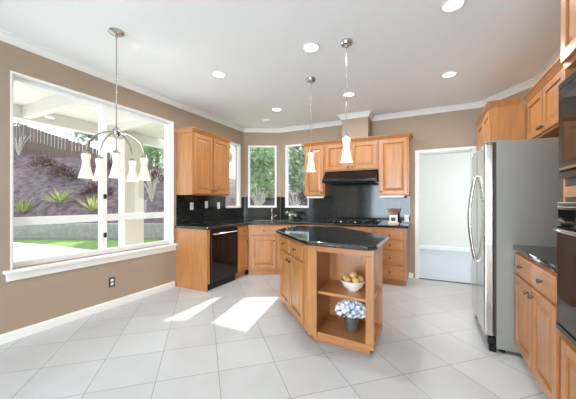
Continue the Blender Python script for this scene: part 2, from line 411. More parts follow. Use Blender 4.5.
def cabinet(label, wd, d, z0, z1, fronts, loc, rotz, toe=True, crown_pts=None, name='base_cabinet', group=None, foot=None):
    root = thing(name, label, 'cabinet', loc, rotz, group)
    zb = .1 if toe else z0
    poly = foot or [(0, 0), (wd, 0), (wd, d), (0, d)]
    MB().prism(poly, zb, z1).build('body', WOOD, root, bevel=.002)
    if toe: MB().box(.002, wd - .002, .06, d - .01 if not foot else .2, 0, zb).build('toe_kick', WOODH, root)
    for f in fronts: add_front(root, f)
    if crown_pts: crown_cab(root, crown_pts, z1)
    return root
XF = -2.79; BT = .873; G = .0015
# left run
lp = thing('cabinet_end_panel', 'plain maple end panel closing the left counter run beside the dishwasher', 'cabinet panel', (XF, 3.02, 0), R(90))
MB().box(0, .02, 0, .607, 0, BT).build('panel', WOOD, lp, bevel=.002)
MB().box(.021, .065, 0, .02, .1, BT).build('stile', WOOD, lp)
cabinet('slim maple base cabinet with one drawer and door beside the black dishwasher', .30, .605, 0, BT,
        [('drawer', .03, .27, .70, .85, .15, .775), ('door', .03, .27, .13, .67, .235, .60)], (XF, 3.72, 0), R(90))
dS = Vector((XF, 4.03)); LS = .99; aS = math.atan2(.48, .87)
def loc2(p, o, a):
    q = Vector((p[0] - o[0], p[1] - o[1])); c, s = math.cos(-a), math.sin(-a)
    return (q.x * c - q.y * s, q.x * s + q.y * c)
foot = [loc2(p, dS, aS) for p in [(XF + G, 4.03 + G), (-1.92 - G, 4.51), (-1.92 - G, 5.115), (-2.74, 5.115), (-3.39, 4.745), (-3.39, 4.03 + G)]]
cabinet('maple sink base set across the window corner with two doors under a false drawer', LS, .6, 0, BT,
        [('false_drawer', .05, LS - .05, .70, .85, .27, .775), ('door', .05, LS / 2 - .012, .13, .67, LS / 2 - .05, .60), ('door', LS / 2 + .012, LS - .05, .13, .67, LS / 2 + .05, .60)],
        (dS.x, dS.y, 0), aS, foot=foot)
YFc = 4.51
cabinet('narrow maple base cabinet between the corner sink base and the cooktop cabinet', .255, .605, 0, BT,
        [('drawer', .025, .23, .70, .85, .127, .775), ('door', .025, .23, .13, .67, .19, .60)], (-1.918, YFc, 0), 0)
cabinet('wide maple base cabinet below the black gas cooktop', .895, .605, 0, BT,
        [('false_drawer', .03, .44, .715, .85, .235, .78), ('false_drawer', .455, .865, .715, .85, .66, .78), ('door', .03, .44, .13, .69, .40, .62), ('door', .455, .865, .13, .69, .495, .62)], (-1.66, YFc, 0), 0)
cabinet('maple base cabinet with a stack of four drawers next to the doorway', .45, .605, 0, BT,
        [('drawer', .03, .42, .70, .828, .225, .765), ('drawer', .03, .42, .54, .69, .225, .615), ('drawer', .03, .42, .325, .528, .225, .427), ('drawer', .03, .42, .11, .313, .225, .21)], (-.762, YFc, 0), 0)
# upper cabinets
UZ0, UZ1 = 1.37, 2.285
cabinet('maple wall cabinet with two tall doors above the dishwasher by the big window', .84, .327, UZ0, UZ1,
        [('door', .02, .41, UZ0 + .02, UZ1 - .02, .38, UZ0 + .07), ('door', .43, .82, UZ0 + .02, UZ1 - .02, .46, UZ0 + .07)], (-3.07, 3.03, 0), R(90), toe=False,
        crown_pts=[(.84, .327), (.84, 0), (0, 0), (0, .327)], name='wall_cabinet')
YU = YB - .327
cabinet('narrow maple wall cabinet left of the range hood, next to the window', .395, .325, UZ0, UZ1,
        [('door', .02, .375, UZ0 + .02, UZ1 - .02, .345, UZ0 + .06)], (-2.063, YU, 0), 0, toe=False, crown_pts=[(.395, 0), (0, 0), (0, .325)], name='wall_cabinet')
cabinet('short maple wall cabinet with two square doors directly above the range hood', .917, .325, 1.80, UZ1,
        [('door', .02, .45, 1.82, UZ1 - .02, .42, 1.86), ('door', .467, .897, 1.82, UZ1 - .02, .497, 1.86)], (-1.666, YU, 0), 0, toe=False, crown_pts=[(.917, 0), (0, 0)], name='wall_cabinet')
cabinet('maple wall cabinet right of the range hood above the knife block', .46, .325, UZ0, UZ1,
        [('door', .02, .44, UZ0 + .02, UZ1 - .02, .05, UZ0 + .06)], (-.747, YU, 0), 0, toe=False, crown_pts=[(.46, .325), (.46, 0), (0, 0)], name='wall_cabinet')
# right side
XC = .635
rb = cabinet('maple base cabinet with two drawers over two doors beside the steel refrigerator', .868, XR - XC - .005, 0, BT,
             [('drawer', .025, .425, .70, .85, .225, .775), ('drawer', .445, .845, .70, .85, .645, .775), ('door', .025, .425, .115, .68, .385, .63), ('door', .445, .845, .115, .68, .485, .63)], (XC, 2.876, 0), R(-90))
cabinet('short maple wall cabinet with two doors hung above the refrigerator', .93, XR - .91 - .003, 1.86, UZ1,
        [('door', .02, .455, 1.88, UZ1 - .02, .425, 1.92), ('door', .475, .91, 1.88, UZ1 - .02, .505, 1.92)], (.91, 3.70, 0), R(-90), toe=False,
        crown_pts=[(.93, .285), (.93, 0), (0, 0)], name='wall_cabinet')
pc = thing('pantry_cabinet', 'deep tall maple cabinet standing behind the refrigerator, top showing above it', 'cabinet', (.60, 4.60, 0), R(-90))
MB().prism([loc2(p, (.60, 4.60), R(-90)) for p in [(.60, 4.60), (.60, 3.705), (1.195, 3.705), (1.195, 4.38), (1.05, 4.60)]], .1, UZ1).build('body', WOOD, pc, bevel=.002)
MB().box(.01, .88, .06, .4, 0, .1).build('toe_kick', WOODH, pc)
for a, b, k in ((.02, .44, .41), (.46, .875, .49)):
    add_front(pc, ('door', a, b, 1.78, UZ1 - .02, k, 1.83)); add_front(pc, ('door', a, b, .13, 1.76, k, 1.0))
crown_cab(pc, [(.895, .24), (.895, 0), (0, 0)], UZ1)

# oven tower
tx0, ty1, tw, TX = .637, 2.0, .76, XR - .637 - .004
tw_ = thing('oven_tower_cabinet', 'tall maple cabinet framing the microwave and wall oven at the right edge', 'cabinet', (tx0, ty1, 0), R(-90))
MB().box(0, .022, 0, TX, 0, 2.66).box(tw - .022, tw, 0, TX, 0, 2.66).build('side_panel', WOOD, tw_)
MB().box(.0225, tw - .0225, 0, TX, 1.955, 2.66).build('upper_body', WOOD, tw_)
MB().box(.0225, tw - .0225, 0, TX, .08, .57).build('lower_body', WOOD, tw_)
MB().box(.0225, tw - .0225, 0, TX, 1.285, 1.34).build('rail', WOODH, tw_)
MB().box(.0225, tw - .0225, TX - .01, TX, .571, 1.284).build('back_panel', WOOD, tw_)
for a, b, k in ((.03, .375, .345), (.385, .73, .415)):
    add_front(tw_, ('door', a, b, 1.985, 2.63, k, 2.04)); add_front(tw_, ('door', a, b, .10, .545, k, .49))
mw = thing('microwave_oven', 'black glass built-in microwave with steel trim above the wall oven', 'microwave', (tx0 - .002, ty1, 1.375), R(-90))
MB().box(.05, tw - .05, .003, .42, -.03, .49).build('body', DARKP, mw)
MB().box(0.004, tw - .004, -.02, 0, .005, .04).box(0.004, tw - .004, -.02, 0, .47, .51).box(.004, .03, -.02, 0, .04, .47).box(tw - .03, tw - .004, -.02, 0, .04, .47).build('trim_frame', BLACK, mw, bevel=.004)
md = MB().box(.034, .56, -.024, -.001, .044, .466).build('door', BLACK, mw, bevel=.004)
MB().box(.08, .51, -.0262, -.0243, .09, .42).build('door_glass', BLACKG, md)
MB().box(.034, .56, -.0262, -.0243, .05, .062).build('trim_strip', STEEL, md)
mc = MB().box(.566, tw - .034, -.024, -.001, .044, .466).build('control_panel', BLACKG, mw, bevel=.003)
MB().box(.59, tw - .06, -.0262, -.0243, .38, .43).build('display', BLACKG, mc)
for i in range(4):
    for j in range(3): MB().box(.595 + j * .037, .622 + j * .037, -.0262, -.0243, .10 + i * .055, .135 + i * .055).build('button', DARKP, mc)
ov = thing('wall_oven', 'black glass wall oven with curved steel handle below the microwave', 'oven', (tx0 - .002, ty1, .6), R(-90))
MB().box(.05, tw - .05, .003, .50, -.025, .675).build('body', DARKP, ov)
MB().box(.004, tw - .004, -.022, 0, .56, .625).build('control_panel', BLACKG, ov, bevel=.004)
MB().box(.004, tw - .004, -.026, 0, .63, .66).build('vent_strip', STEEL, ov, bevel=.006)
od = MB().box(.004, tw - .004, -.026, -.001, .02, .552).build('door', BLACKG, ov, bevel=.004)
MB().box(.004, tw - .004, -.03, -.0005, -.012, .017).build('lower_trim', BLACK, ov, bevel=.003)
MB().tube([(.06, -.027, .515), (.064, -.045, .517), (.09, -.056, .517), (.2, -.06, .517), (.56, -.06, .517), (.67, -.056, .517), (.696, -.045, .517), (.70, -.027, .515)], .011, 10).build('handle', STEEL, od, smooth=60)

# dishwasher
dw = thing('dishwasher', 'black dishwasher with steel bar handle between maple panel and slim cabinet', 'dishwasher', (XF, 3.09, 0), R(90))
MB().box(.004, .622, .02, .58, .10, .865).build('body', DARKP, dw)
dd = MB().box(.006, .62, -.02, .019, .12, .755).build('door', BLACKG, dw, bevel=.004)
MB().box(.006, .62, -.02, .019, .76, .862).build('control_panel', BLACK, dw, bevel=.004)
MB().tube([(.05, -.021, .80), (.055, -.045, .80), (.08, -.052, .80), (.55, -.052, .80), (.575, -.045, .80), (.58, -.021, .80)], .009, 8).build('handle', STEEL, dd, smooth=60)
MB().box(.006, .62, .03, .2, 0, .099).build('kick_plate', BLACK, dw)

# counters
def prism_hole(poly, hole, z0, z1):
    mb = MB(); bm = mb.bm; edges = []
    for ring in (poly, hole):
        vs_ = [bm.verts.new((x, y, z0)) for x, y in ring]
        edges += [bm.edges.new((vs_[i], vs_[(i + 1) % len(vs_)])) for i in range(len(vs_))]
    r = bmesh.ops.triangle_fill(bm, edges=edges, use_beauty=True)
    fs = [g for g in r['geom'] if isinstance(g, bmesh.types.BMFace)]
    ex = bmesh.ops.extrude_face_region(bm, geom=fs)
    bmesh.ops.translate(bm, vec=(0, 0, z1 - z0), verts=[g for g in ex['geom'] if isinstance(g, bmesh.types.BMVert)])
    return mb
CZ0, CZ1 = .8745, .914
fx = XF + .03
nS = Vector((math.sin(aS), -math.cos(aS)))
cpoly = [(-3.398, 2.995), (fx, 2.995), (fx, 4.012), (-1.905, 4.483), (-.275, 4.483), (-.275, 5.118), (-2.742, 5.118), (-3.398, 4.749)]
sc_ = Vector((-2.66, 4.62)); us = Vector((math.cos(aS), math.sin(aS))); vs2 = Vector((-us.y, us.x))
def sp(a, b): q = sc_ + us * a + vs2 * b; return (q.x, q.y)
hole = [sp(-.36, -.2), sp(.36, -.2), sp(.36, .17), sp(-.36, .17)]
ct = prism_hole(cpoly, hole, CZ0, CZ1).build('countertop', GRANITE, bevel=.012, seg=3)
tag(ct, 'long black granite countertop running under the windows to the cooktop and doorway', 'countertop')
rc = MB().box(XC - .03, XR - .003, 2.004, 2.878, CZ0, CZ1).build('countertop', GRANITE, bevel=.012, seg=3)
tag(rc, 'short black granite countertop between the refrigerator and the oven tower', 'countertop')
# sink
sk = thing('kitchen_sink', 'steel sink set in the granite under the corner window', 'sink', (sc_.x, sc_.y, .88), aS)
mb = MB()
mb.box(-.355, .355, -.195, .165, -.005, 0)
mb.box(-.355, -.345, -.195, .165, 0, .03).box(.345, .355, -.195, .165, 0, .03).box(-.345, .345, -.195, -.185, 0, .03).box(-.345, .345, .155, .165, 0, .03)
mb.build('basin', STEEL, sk)
MB().lathe([(.04, .0005), (.04, .004), (.025, .005)], (0, 0, 0), 20).build('drain', CHROME, sk)
fp = sc_ + vs2 * .24 + us * .0
fa = thing('kitchen_faucet', 'steel gooseneck faucet standing behind the corner sink', 'faucet', (fp.x, fp.y, CZ1), aS)
MB().lathe([(.03, 0), (.03, .012), (.02, .02), (.018, .07), (.014, .08)], (0, 0, 0), 16).build('base', CHROME, fa, smooth=50)
MB().tube([(0, 0, .075), (0, 0, .19)] + [(0, -.055 + .055 * math.cos(t), .19 + .055 * math.sin(t)) for t in [PI * k / 8 for k in range(1, 9)]] + [(0, -.11, .155)], .012, 10).build('spout', CHROME, fa, smooth=60)
MB().tube([(.018, 0, .05), (.05, 0, .06), (.085, -.005, .10)], .007, 8).build('handle', CHROME, fa, smooth=60)

# backsplash
def splash(n, mb, loc, rotz):
    return struct(mb.build('trim_%d' % n, GTILE, loc=loc, rotz=rotz))
sb = .010
splash(4, MB().wall(4.744 - 3.03, UZ0, sb, [(W1[0] - 3.03, W1[1] - 3.03, W1[2], UZ0)], z0=CZ1 + .001), (XL + sb + .0005, 3.03, 0), R(90))
splash(5, MB().wall(LC - .012, UZ0, sb, [(W2[0] - .006, W2[1] - .006, W2[2], UZ0)], z0=CZ1 + .001),
       (CA.x + u.x * .006 + u.y * (sb + .0005), CA.y + u.y * .006 - u.x * (sb + .0005), 0), AC)
XS = -2.736
mb = MB().wall(-.285 - XS, UZ0, sb, [(W3[0] - XS, W3[1] - XS, W3[2], UZ0)], z0=CZ1 + .001)
mb.box(-1.664 - XS, -.748 - XS, 0, sb, UZ0, 1.80)
splash(6, mb, (XS, YB - sb - .0005, 0), 0)

# ------------------------------------------------------------------ range hood, cooktop
hd = thing('range_hood', 'black under-cabinet range hood with a sloped front', 'range hood', (-1.66, YB - .012, 1.60), 0)
MB().extrude_x([(0, .198), (-.34, .198), (-.36, .17), (-.485, .06), (-.50, .045), (-.50, .0), (-.47, -.012), (0, -.012)], .005, .90).build('shell', BLACK, hd, bevel=.006)
MB().box(.06, .85, -.46, -.05, -.018, -.0125).build('grease_filter', IRON, hd)
for i in range(2): MB().lathe([(.012, 0), (.012, .008), (.009, .010)], (.78 + i * .05, -.501, .022), 12, '-y').build('control_button', DARKP, hd)
ck = thing('gas_cooktop', 'black gas cooktop with cast iron grates in the back counter', 'cooktop', (-1.60, 4.58, CZ1 + .0005), 0)
MB().box(0, .80, 0, .48, 0, .012).build('cooktop_surface', BLACKG, ck, bevel=.004)
for i, (bx, by) in enumerate(((.15, .13), (.15, .36), (.40, .245), (.65, .13), (.65, .36))):
    MB().lathe([(.045, .0125), (.045, .02), (.03, .026), (.028, .032)], (bx, by, 0), 18).build('burner', IRON, ck)
for gx in (.03, .29, .55):
    m2 = MB()
    for k in range(3): m2.box(gx + .005 + k * .1, gx + .02 + k * .1, .03, .45, .038, .05)
    for yy in (.03, .16, .29, .435): m2.box(gx + .005, gx + .22, yy, yy + .015, .038, .0495)
    for xx in (gx + .005, gx + .205):
        for yy in (.03, .435): m2.box(xx, xx + .015, yy, yy + .015, .0125, .039)
    m2.build('grate', IRON, ck)
for k in range(5): MB().lathe([(.018, .0125), (.016, .034)], (.16 + k * .12, .022 - .0, 0), 12).build('control_knob', STEEL if k % 2 else PEWTER, ck)

# under cabinet lights
ul = MB().box(-.73, -.36, 4.805, 4.86, 1.335, 1.3695).build('under_cabinet_light', WHITEP, bevel=.004); tag(ul, 'white light bar fixed under the wall cabinet right of the hood', 'light fixture')
ul = MB().box(-2.03, -1.70, 4.805, 4.86, 1.335, 1.3695).build('under_cabinet_light', WHITEP, bevel=.004); tag(ul, 'white light bar fixed under the wall cabinet left of the hood', 'light fixture')

# outlets on the backsplash and wall; built facing -y
def outlet(label, loc, rotz, dark=False, switch=False, cat='outlet'):
    r = thing('light_switch' if switch else 'wall_outlet', label, cat, loc, rotz)
    MB().box(-.035, .035, -.006, 0, -.058, .058).build('cover_plate', PEWTER if dark else WHITEP, r, bevel=.003)
    if switch: MB().box(-.016, .016, -.0095, -.0063, -.032, .032).build('rocker', WHITEP, r, bevel=.002)
    else:
        for zz in (-.022, .022): MB().box(-.017, .017, -.009, -.0063, zz - .015, zz + .015).build('socket', WHITEP, r, bevel=.003)
    return r
outlet('dark outlet plate with pale sockets low on the taupe wall below the big window', (XL, 2.07, .305), R(90), dark=True)
sx = XL + sb + .001
outlet('white light switch on the black backsplash nearest the big window', (sx, 3.33, 1.20), R(90), switch=True, cat='light switch')
outlet('white outlet on the black backsplash under the left wall cabinet, middle of three plates', (sx, 3.66, 1.22), R(90))
outlet('white outlet on the black backsplash closest to the slim bay window', (sx, 3.97, 1.20), R(90))
outlet('white outlet low on the black backsplash right of the knife block', (-.345, YB - sb - .001, .99), 0)

# ------------------------------------------------------------------ refrigerator
rf = thing('refrigerator', 'large stainless steel refrigerator with grey side and bowed handles', 'refrigerator', (.50, 3.69, 0), R(-90))
FW = .80
MB().box(0, FW, 0, .66, .03, 1.765).build('body', GREYP, rf, bevel=.008)
for a, b, nm in ((.002, .397, 0), (.403, FW - .002, 1)):
    d = MB().box(a, b, -.085, -.014, .125, 1.76).build('door', STEEL, rf, bevel=.014, seg=4)
    hx = .362 if nm == 0 else .438
    pts = [(hx, -.086, .69), (hx, -.105, .70)] + [(hx, -.105 - .045 * math.sin(PI * t / 12), .70 + .80 * t / 12) for t in range(1, 12)] + [(hx, -.105, 1.50), (hx, -.086, 1.51)]
    MB().tube(pts, .011, 10).build('handle', CHROME, d, smooth=60)
    MB().box((a + .03) if nm == 0 else (b - .12), (a + .12) if nm == 0 else (b - .03), -.07, .1, 1.7655, 1.785).build('hinge_cover', GREYP, rf, bevel=.006)
MB().box(.004, FW - .004, -.0135, -.0005, .13, 1.755).build('door_gasket', DARKP, rf)
g_ = MB().box(.01, FW - .01, -.06, -.0005, .06, .118)
g_.build('grille', BLACK, rf, bevel=.004)
for hx in (.05, FW - .05):
    for hy in (.05, .6): MB().lathe([(.022, 0), (.022, .03)], (hx, hy, 0), 12).build('foot', BLACK, rf)
for q in (0, FW - .06): MB().box(q, q + .06, -.05, .0, .001, .059).build('toe_bracket', BLACK, rf, bevel=.004)

# ------------------------------------------------------------------ island
IB = (-1.1, 2.95, 0)
isl = thing('kitchen_island', 'angled maple island with doors on one side and open corner shelves', 'kitchen island', IB)
P0, P1, P2, P3, P4, P5 = (-1.66, 3.10), (-.985, 2.385), (-.40, 2.335), (-.40, 2.80), (-1.12, 3.56), (-1.70, 3.50)
MB().prism([P0, P1, (-.925, 2.38), (-.925, 2.80), (-.402, 2.80), P4, P5], .06, BT).build('body', WOOD, isl, world=True, bevel=.002)
MB().prism([(-1.60, 3.10), (-.955, 2.43), (-.44, 2.39), (-.45, 2.78), (-1.12, 3.48), (-1.6, 3.44)], 0, .0595).build('plinth', WOODH, isl, world=True)
cav = [(-.924, 2.375), (-.40, 2.335), (-.40, 2.799), (-.924, 2.799)]
MB().prism(cav, .06, .10).build('bottom_shelf', WOODH, isl, world=True, bevel=.002)
MB().prism([(-.924, 2.392), (-.415, 2.352), (-.415, 2.799), (-.924, 2.799)], .436, .462).build('shelf', WOODH, isl, world=True, bevel=.004)
MB().prism(cav, .82, BT).build('top_rail', WOODH, isl, world=True)
MB().prism([(-.468, 2.342), (-.40, 2.336), (-.40, 2.372), (-.466, 2.378)], .1005, .8195).build('corner_post', WOOD, isl, world=True, bevel=.004)
MB().prism([(-.43, 2.76), (-.40, 2.76), (-.40, 2.7985), (-.43, 2.7985)], .1005, .8195).build('rear_post', WOOD, isl, world=True, bevel=.003)
# front rail below the opening and stile beside it sit proud of the carcass
MB().prism([(-.985, 2.3835), (-.90, 2.376), (-.898, 2.358), (-.99, 2.366)], .06, BT).build('stile', WOOD, isl, world=True, bevel=.003)
aI = math.atan2(P1[1] - P0[1], P1[0] - P0[0]); LI = math.hypot(P1[1] - P0[1], P1[0] - P0[0])
# fronts on the angled side: a helper frame is written straight into the island's own coordinates
def isl_front(spec):
    kind, a, b, z0, z1, kx, kz = spec
    mb = MB()
    if kind == 'door': raised(mb, a, b, z0, z1)
    else: mb.box(a, b, -.021, 0, z0, z1)
    M = Matrix.Translation((P0[0] - IB[0], P0[1] - IB[1], 0)) @ Matrix.Rotation(aI, 4, 'Z')
    bmesh.ops.transform(mb.bm, matrix=M, verts=mb.bm.verts)
    o = mb.build(kind, WOOD, isl, bevel=.003 if kind == 'door' else .007)
    kb = MB().lathe([(.006, 0), (.006, .012), (.014, .018), (.014, .026), (.009, .031)], (kx, -.021, kz), 14, '-y')
    bmesh.ops.transform(kb.bm, matrix=M, verts=kb.bm.verts)
    kb.build('knob', PEWTER, o, smooth=50)
mid = .44
isl_front(('drawer', .03, mid - .01, .70, .845, .23, .775)); isl_front(('drawer', mid + .01, .86, .70, .845, .65, .775))
isl_front(('door', .03, mid - .01, .085, .68, mid - .05, .62)); isl_front(('door', mid + .01, .86, .085, .68, mid + .05, .62))
ic = MB().prism([(-1.715, 3.08), (-.965, 2.305), (-.435, 2.262), (-.372, 2.325), (-.372, 3.05), (-1.12, 3.87), (-1.83, 3.76)], CZ0, CZ1).build('countertop', GRANITE, bevel=.012, seg=3)
tag(ic, 'six-sided black granite top resting on the kitchen island', 'countertop')

# bowl of fruit
BC = (-.62, 2.55, .4625)
bw = MB().lathe([(.045, 0), (.05, .008), (.085, .04), (.108, .085), (.112, .095), (.106, .095), (.082, .046), (.04, .014), (0, .012)], BC, 32, cap=True).build('fruit_bowl', CERAM, smooth=50)
tag(bw, 'white ceramic bowl holding golden fruit on the upper island shelf', 'bowl')
spots = [(.066 * math.cos(-1.0 + k * PI / 3), .066 * math.sin(-1.0 + k * PI / 3), .104) for k in range(6)] + [(0, 0, .136)]
names = ['golden fruit at the front right of the white bowl', 'golden fruit at the right rim of the white bowl', 'golden fruit at the back right of the white bowl', 'tan fruit at the back left of the white bowl',
         'golden fruit at the left rim of the white bowl', 'tan fruit at the front left of the white bowl', 'golden fruit on the very top of the heap in the white bowl']
for (a, b, z), lb in zip(spots, names):
    r = .0325 if z < .12 else .037
    fr_ = thing('round_fruit', lb, 'fruit', (BC[0] + a, BC[1] + b, BC[2] + z - r * .95), rnd.uniform(0, 6), 'fruit in the white bowl')
    MB().ball((0, 0, r * .95), r, (1, 1, .95)).build('flesh', FRUITB if 'tan' in lb else FRUITM, fr_, smooth=180)
    MB().tube([(0, 0, r * 1.86), (.003, 0, r * 2.08)], .003, 6).build('stem', BARK, fr_)
# hydrangea pot
HP = (-.635, 2.555, .101)
hp = thing('flower_pot', 'grey metal pot of pale blue and white flowers on the bottom island shelf', 'potted flowers', HP)
MB().lathe([(.058, 0), (.062, .004), (.072, .15), (.078, .155), (.078, .163), (.068, .163), (.062, .15), (.05, .12), (0, .12)], (0, 0, 0), 28).build('pot', POTM, hp, smooth=40)
m2 = MB()
for k in range(18):
    a = k * 2.4; e = rnd.uniform(-.1, .9)
    m2.leaf(Vector((.03 * math.cos(a), .03 * math.sin(a), .15)), Vector((math.cos(a) * math.cos(e), math.sin(a) * math.cos(e), math.sin(e))), Vector((0, 0, 1)), .12, .05)
m2.build('leaf_foliage', LEAFM, hp)
heads = [(-.075, -.04, .215, .052), (.02, -.075, .225, .05), (.08, -.01, .215, .05), (0, 0, .265, .055), (-.05, .05, .225, .05), (.06, .06, .225, .05), (-.03, -.07, .255, .04), (.055, -.055, .265, .04)]
for i, (x, y, z, r) in enumerate([(hx_, hy_, hz_ - .03, hr_) for hx_, hy_, hz_, hr_ in heads]):
    m2 = MB()
    for k in range(24):
        zz = 1 - 2 * (k + .5) / 24; a = k * 2.39996; q = math.sqrt(1 - zz * zz); n_ = Vector((q * math.cos(a), q * math.sin(a), zz))
        t1 = n_.orthogonal().normalized(); t2 = n_.cross(t1); an = rnd.uniform(0, 6)
        for j in range(4):
            d = (t1 * math.cos(an + j * PI / 2) + t2 * math.sin(an + j * PI / 2)) + n_ * .75
            m2.leaf(Vector((x, y, z)) + n_ * r * .86, d, n_, .034, .026)
    m2.tube([(x * .3, y * .3, .13), (x, y, z)], .004, 6)
    m2.build('blossom', PETAL if i % 2 else PETALW, hp)

# knife block
kbk = thing('knife_block', 'white knife block with tan wooden handles beside the cooktop', 'knife block', (-.53, 4.88, CZ1), 0)
MB().box(-.08, .09, -.05, .06, 0, .02).build('base', BEIGE, kbk, bevel=.004)
MB().extrude_x([(-.045, .0205), (.055, .0205), (.06, .15), (-.02, .13)], -.055, .065).build('block', CERAM, kbk, bevel=.004)
MB().box(-.03, .04, -.052, -.035, .045, .10).build('emblem_plate', DARKP, kbk, bevel=.003)
for i in range(6):
    x = -.04 + .018 * i; m2 = MB(); lean = (-.5 + i * .16) * .05
    m2.tube([(x, .015 + .012 * (i % 2), .13), (x + lean, .02, .19), (x + lean * 1.8, .005, .235)], .008, 8, .011); m2.build('knife_handle', KNIFEW, kbk, smooth=60)

# plant by the sink
pl = thing('potted_plant', 'small leafy plant with cream blossoms in a glass vase behind the sink', 'potted plant', (-2.40, 4.90, CZ1), 0)
MB().lathe([(.035, 0), (.04, .01), (.045, .09), (.042, .10), (.036, .10), (.034, .02), (0, .015)], (0, 0, 0), 20).build('vase', mat('vase_glass', lin(150, 160, 150), .1, trans=.5), pl, smooth=50)
m2 = MB()
for k in range(34):
    a = k * 2.4; e = rnd.uniform(-.15, 1.1)
    m2.leaf(Vector((0, 0, .09)) + Vector((math.cos(a), math.sin(a), .4)) * rnd.uniform(.01, .08), Vector((math.cos(a) * math.cos(e) * 1.3, math.sin(a) * math.cos(e), math.sin(e))), Vector((0, 0, 1)), rnd.uniform(.07, .12), .045)
m2.build('leaf_foliage', LEAFM, pl)
for x, y, z in ((.07, -.05, .13), (.1, .0, .10), (.02, -.07, .11), (-.06, -.03, .15)):
    m2 = MB()
    for k in range(8):
        a = k * PI / 4; m2.leaf(Vector((x, y, z)), Vector((math.cos(a), -.5, math.sin(a))), Vector((0, -1, 0)), .035, .022)
    m2.build('blossom', CERAM, pl)

# ------------------------------------------------------------------ lamps
def bell(mb, c, r0, r1, h):      # flared frosted shade: narrow waist, wider top rim, wide bottom; top at c.z
    prof = [(r0 * .95, 0), (r0 * 1.0, -.02 * h / .22), (r0 * .78, -.30 * h), (r0 * .80, -.42 * h), (r0 * 1.05, -.62 * h), (r1 * .86, -.88 * h), (r1, -h), (r1 * .95, -h), (r1 * .80, -.88 * h), (r0 * .92, -.62 * h), (r0 * .66, -.35 * h), (r0 * .8, -.03 * h)]
    return mb.lathe(prof, c, 28, cap=False)
def pendant(label, x, y):
    r = thing('pendant_lamp', label, 'pendant lamp', (x, y, H), 0, 'pendants above the island')
    MB().lathe([(.058, 0), (.06, -.012), (.048, -.034), (.02, -.042), (.009, -.06)], (0, 0, 0), 24).build('canopy', CHROME, r, smooth=45)
    MB().tube([(0, 0, -.055), (0, 0, -.885)], .0045, 8).build('rod', CHROME, r, smooth=60)
    MB().lathe([(.006, -.875), (.02, -.885), (.032, -.905), (.032, -.915)], (0, 0, 0), 20).build('socket_cap', CHROME, r, smooth=45)
    bell(MB(), (0, 0, -.906), .040, .057, .222).build('shade', SHADEM, r, smooth=60)
    MB().ball((0, 0, -1.03), .018).build('bulb', LENS, r, smooth=180)
    light('bulb_light', 'POINT', 4, (0, 0, -1.08), color=(1, .86, .68), parent=r, shadow_soft_size=.03)
    return r
pendant('nearer island pendant lamp, on the right, with a bell-shaped frosted shade', -.695, 2.608)
pendant('farther island pendant lamp, on the left, with a bell-shaped frosted shade', -1.288, 3.19)
ch = thing('chandelier', 'brushed nickel chandelier with five frosted bell shades by the big window', 'chandelier', (-2.469, 1.545, H), 0)
MB().lathe([(.062, 0), (.065, -.01), (.05, -.022), (.012, -.032), (.012, -.05)], (0, 0, 0), 24).build('canopy', CHROME, ch, smooth=45)
MB().tube([(0, 0, -.04), (0, 0, -.86)], .006, 8).build('rod', CHROME, ch, smooth=60)
MB().lathe([(.008, -.84), (.028, -.86), (.032, -.885), (.026, -.915), (.012, -.93), (.006, -.95)], (0, 0, 0), 18).build('hub', CHROME, ch, smooth=60)
to_cam = math.atan2(-1.545, 2.469)
for k in range(5):
    a = to_cam + k * 2 * PI / 5; ca, sa = math.cos(a), math.sin(a); RR = .225
    pts = []
    for t in range(0, 11):
        q = t / 10 * PI / 2; pts.append((ca * RR * math.sin(q), sa * RR * math.sin(q), -.885 - .21 * (1 - math.cos(q)) + .0))
    arm = MB().tube(pts, .006, 8).build('arm', CHROME, ch, smooth=60)
    MB().lathe([(.010, -1.08), (.026, -1.095), (.03, -1.115)], (ca * RR, sa * RR, 0), 16).build('socket_cap', CHROME, arm, smooth=45)
    bell(MB(), (ca * RR, sa * RR, -1.11), .034, .056, .20).build('shade', SHADEM, arm, smooth=60)
for lb, x, y in (('round recessed ceiling light in front of the nearer pendant, centre of the photo', -1.031, 2.554), ('round recessed ceiling light nearest the chandelier', -2.216, 2.604), ('round recessed ceiling light in front of the corner windows', -2.208, 4.002),
                 ('round recessed ceiling light in front of the range hood chase', -1.004, 3.898), ('round recessed ceiling light in front of the doorway', .205, 3.82), ('round recessed ceiling light closest to the camera at the top edge', .16, 2.486)):
    r = thing('recessed_light', lb, 'ceiling light', (x, y, H), 0, 'recessed ceiling lights')
    MB().lathe([(.088, 0), (.09, -.006), (.075, -.008), (.068, -.004), (.066, 0)], (0, 0, 0), 28, cap=False).build('trim_ring', TRIM, r, smooth=45)
    MB().lathe([(.0, -.0005), (.066, -.0005), (.066, -.003), (0, -.003)], (0, 0, 0), 28).build('lens', LENS, r)
    light('lamp_light', 'AREA', 11, (0, 0, -.012), (0, 0, -1), color=(1, .97, .93), parent=r, shape='DISK', size=.13)
sd = MB().lathe([(.07, 0), (.072, -.02), (.06, -.032), (.02, -.036), (.0, -.036)], (-2.666, 4.453, H), 24).build('smoke_detector', WHITEP, smooth=45)
tag(sd, 'small white round smoke detector on the ceiling before the corner windows', 'smoke detector')

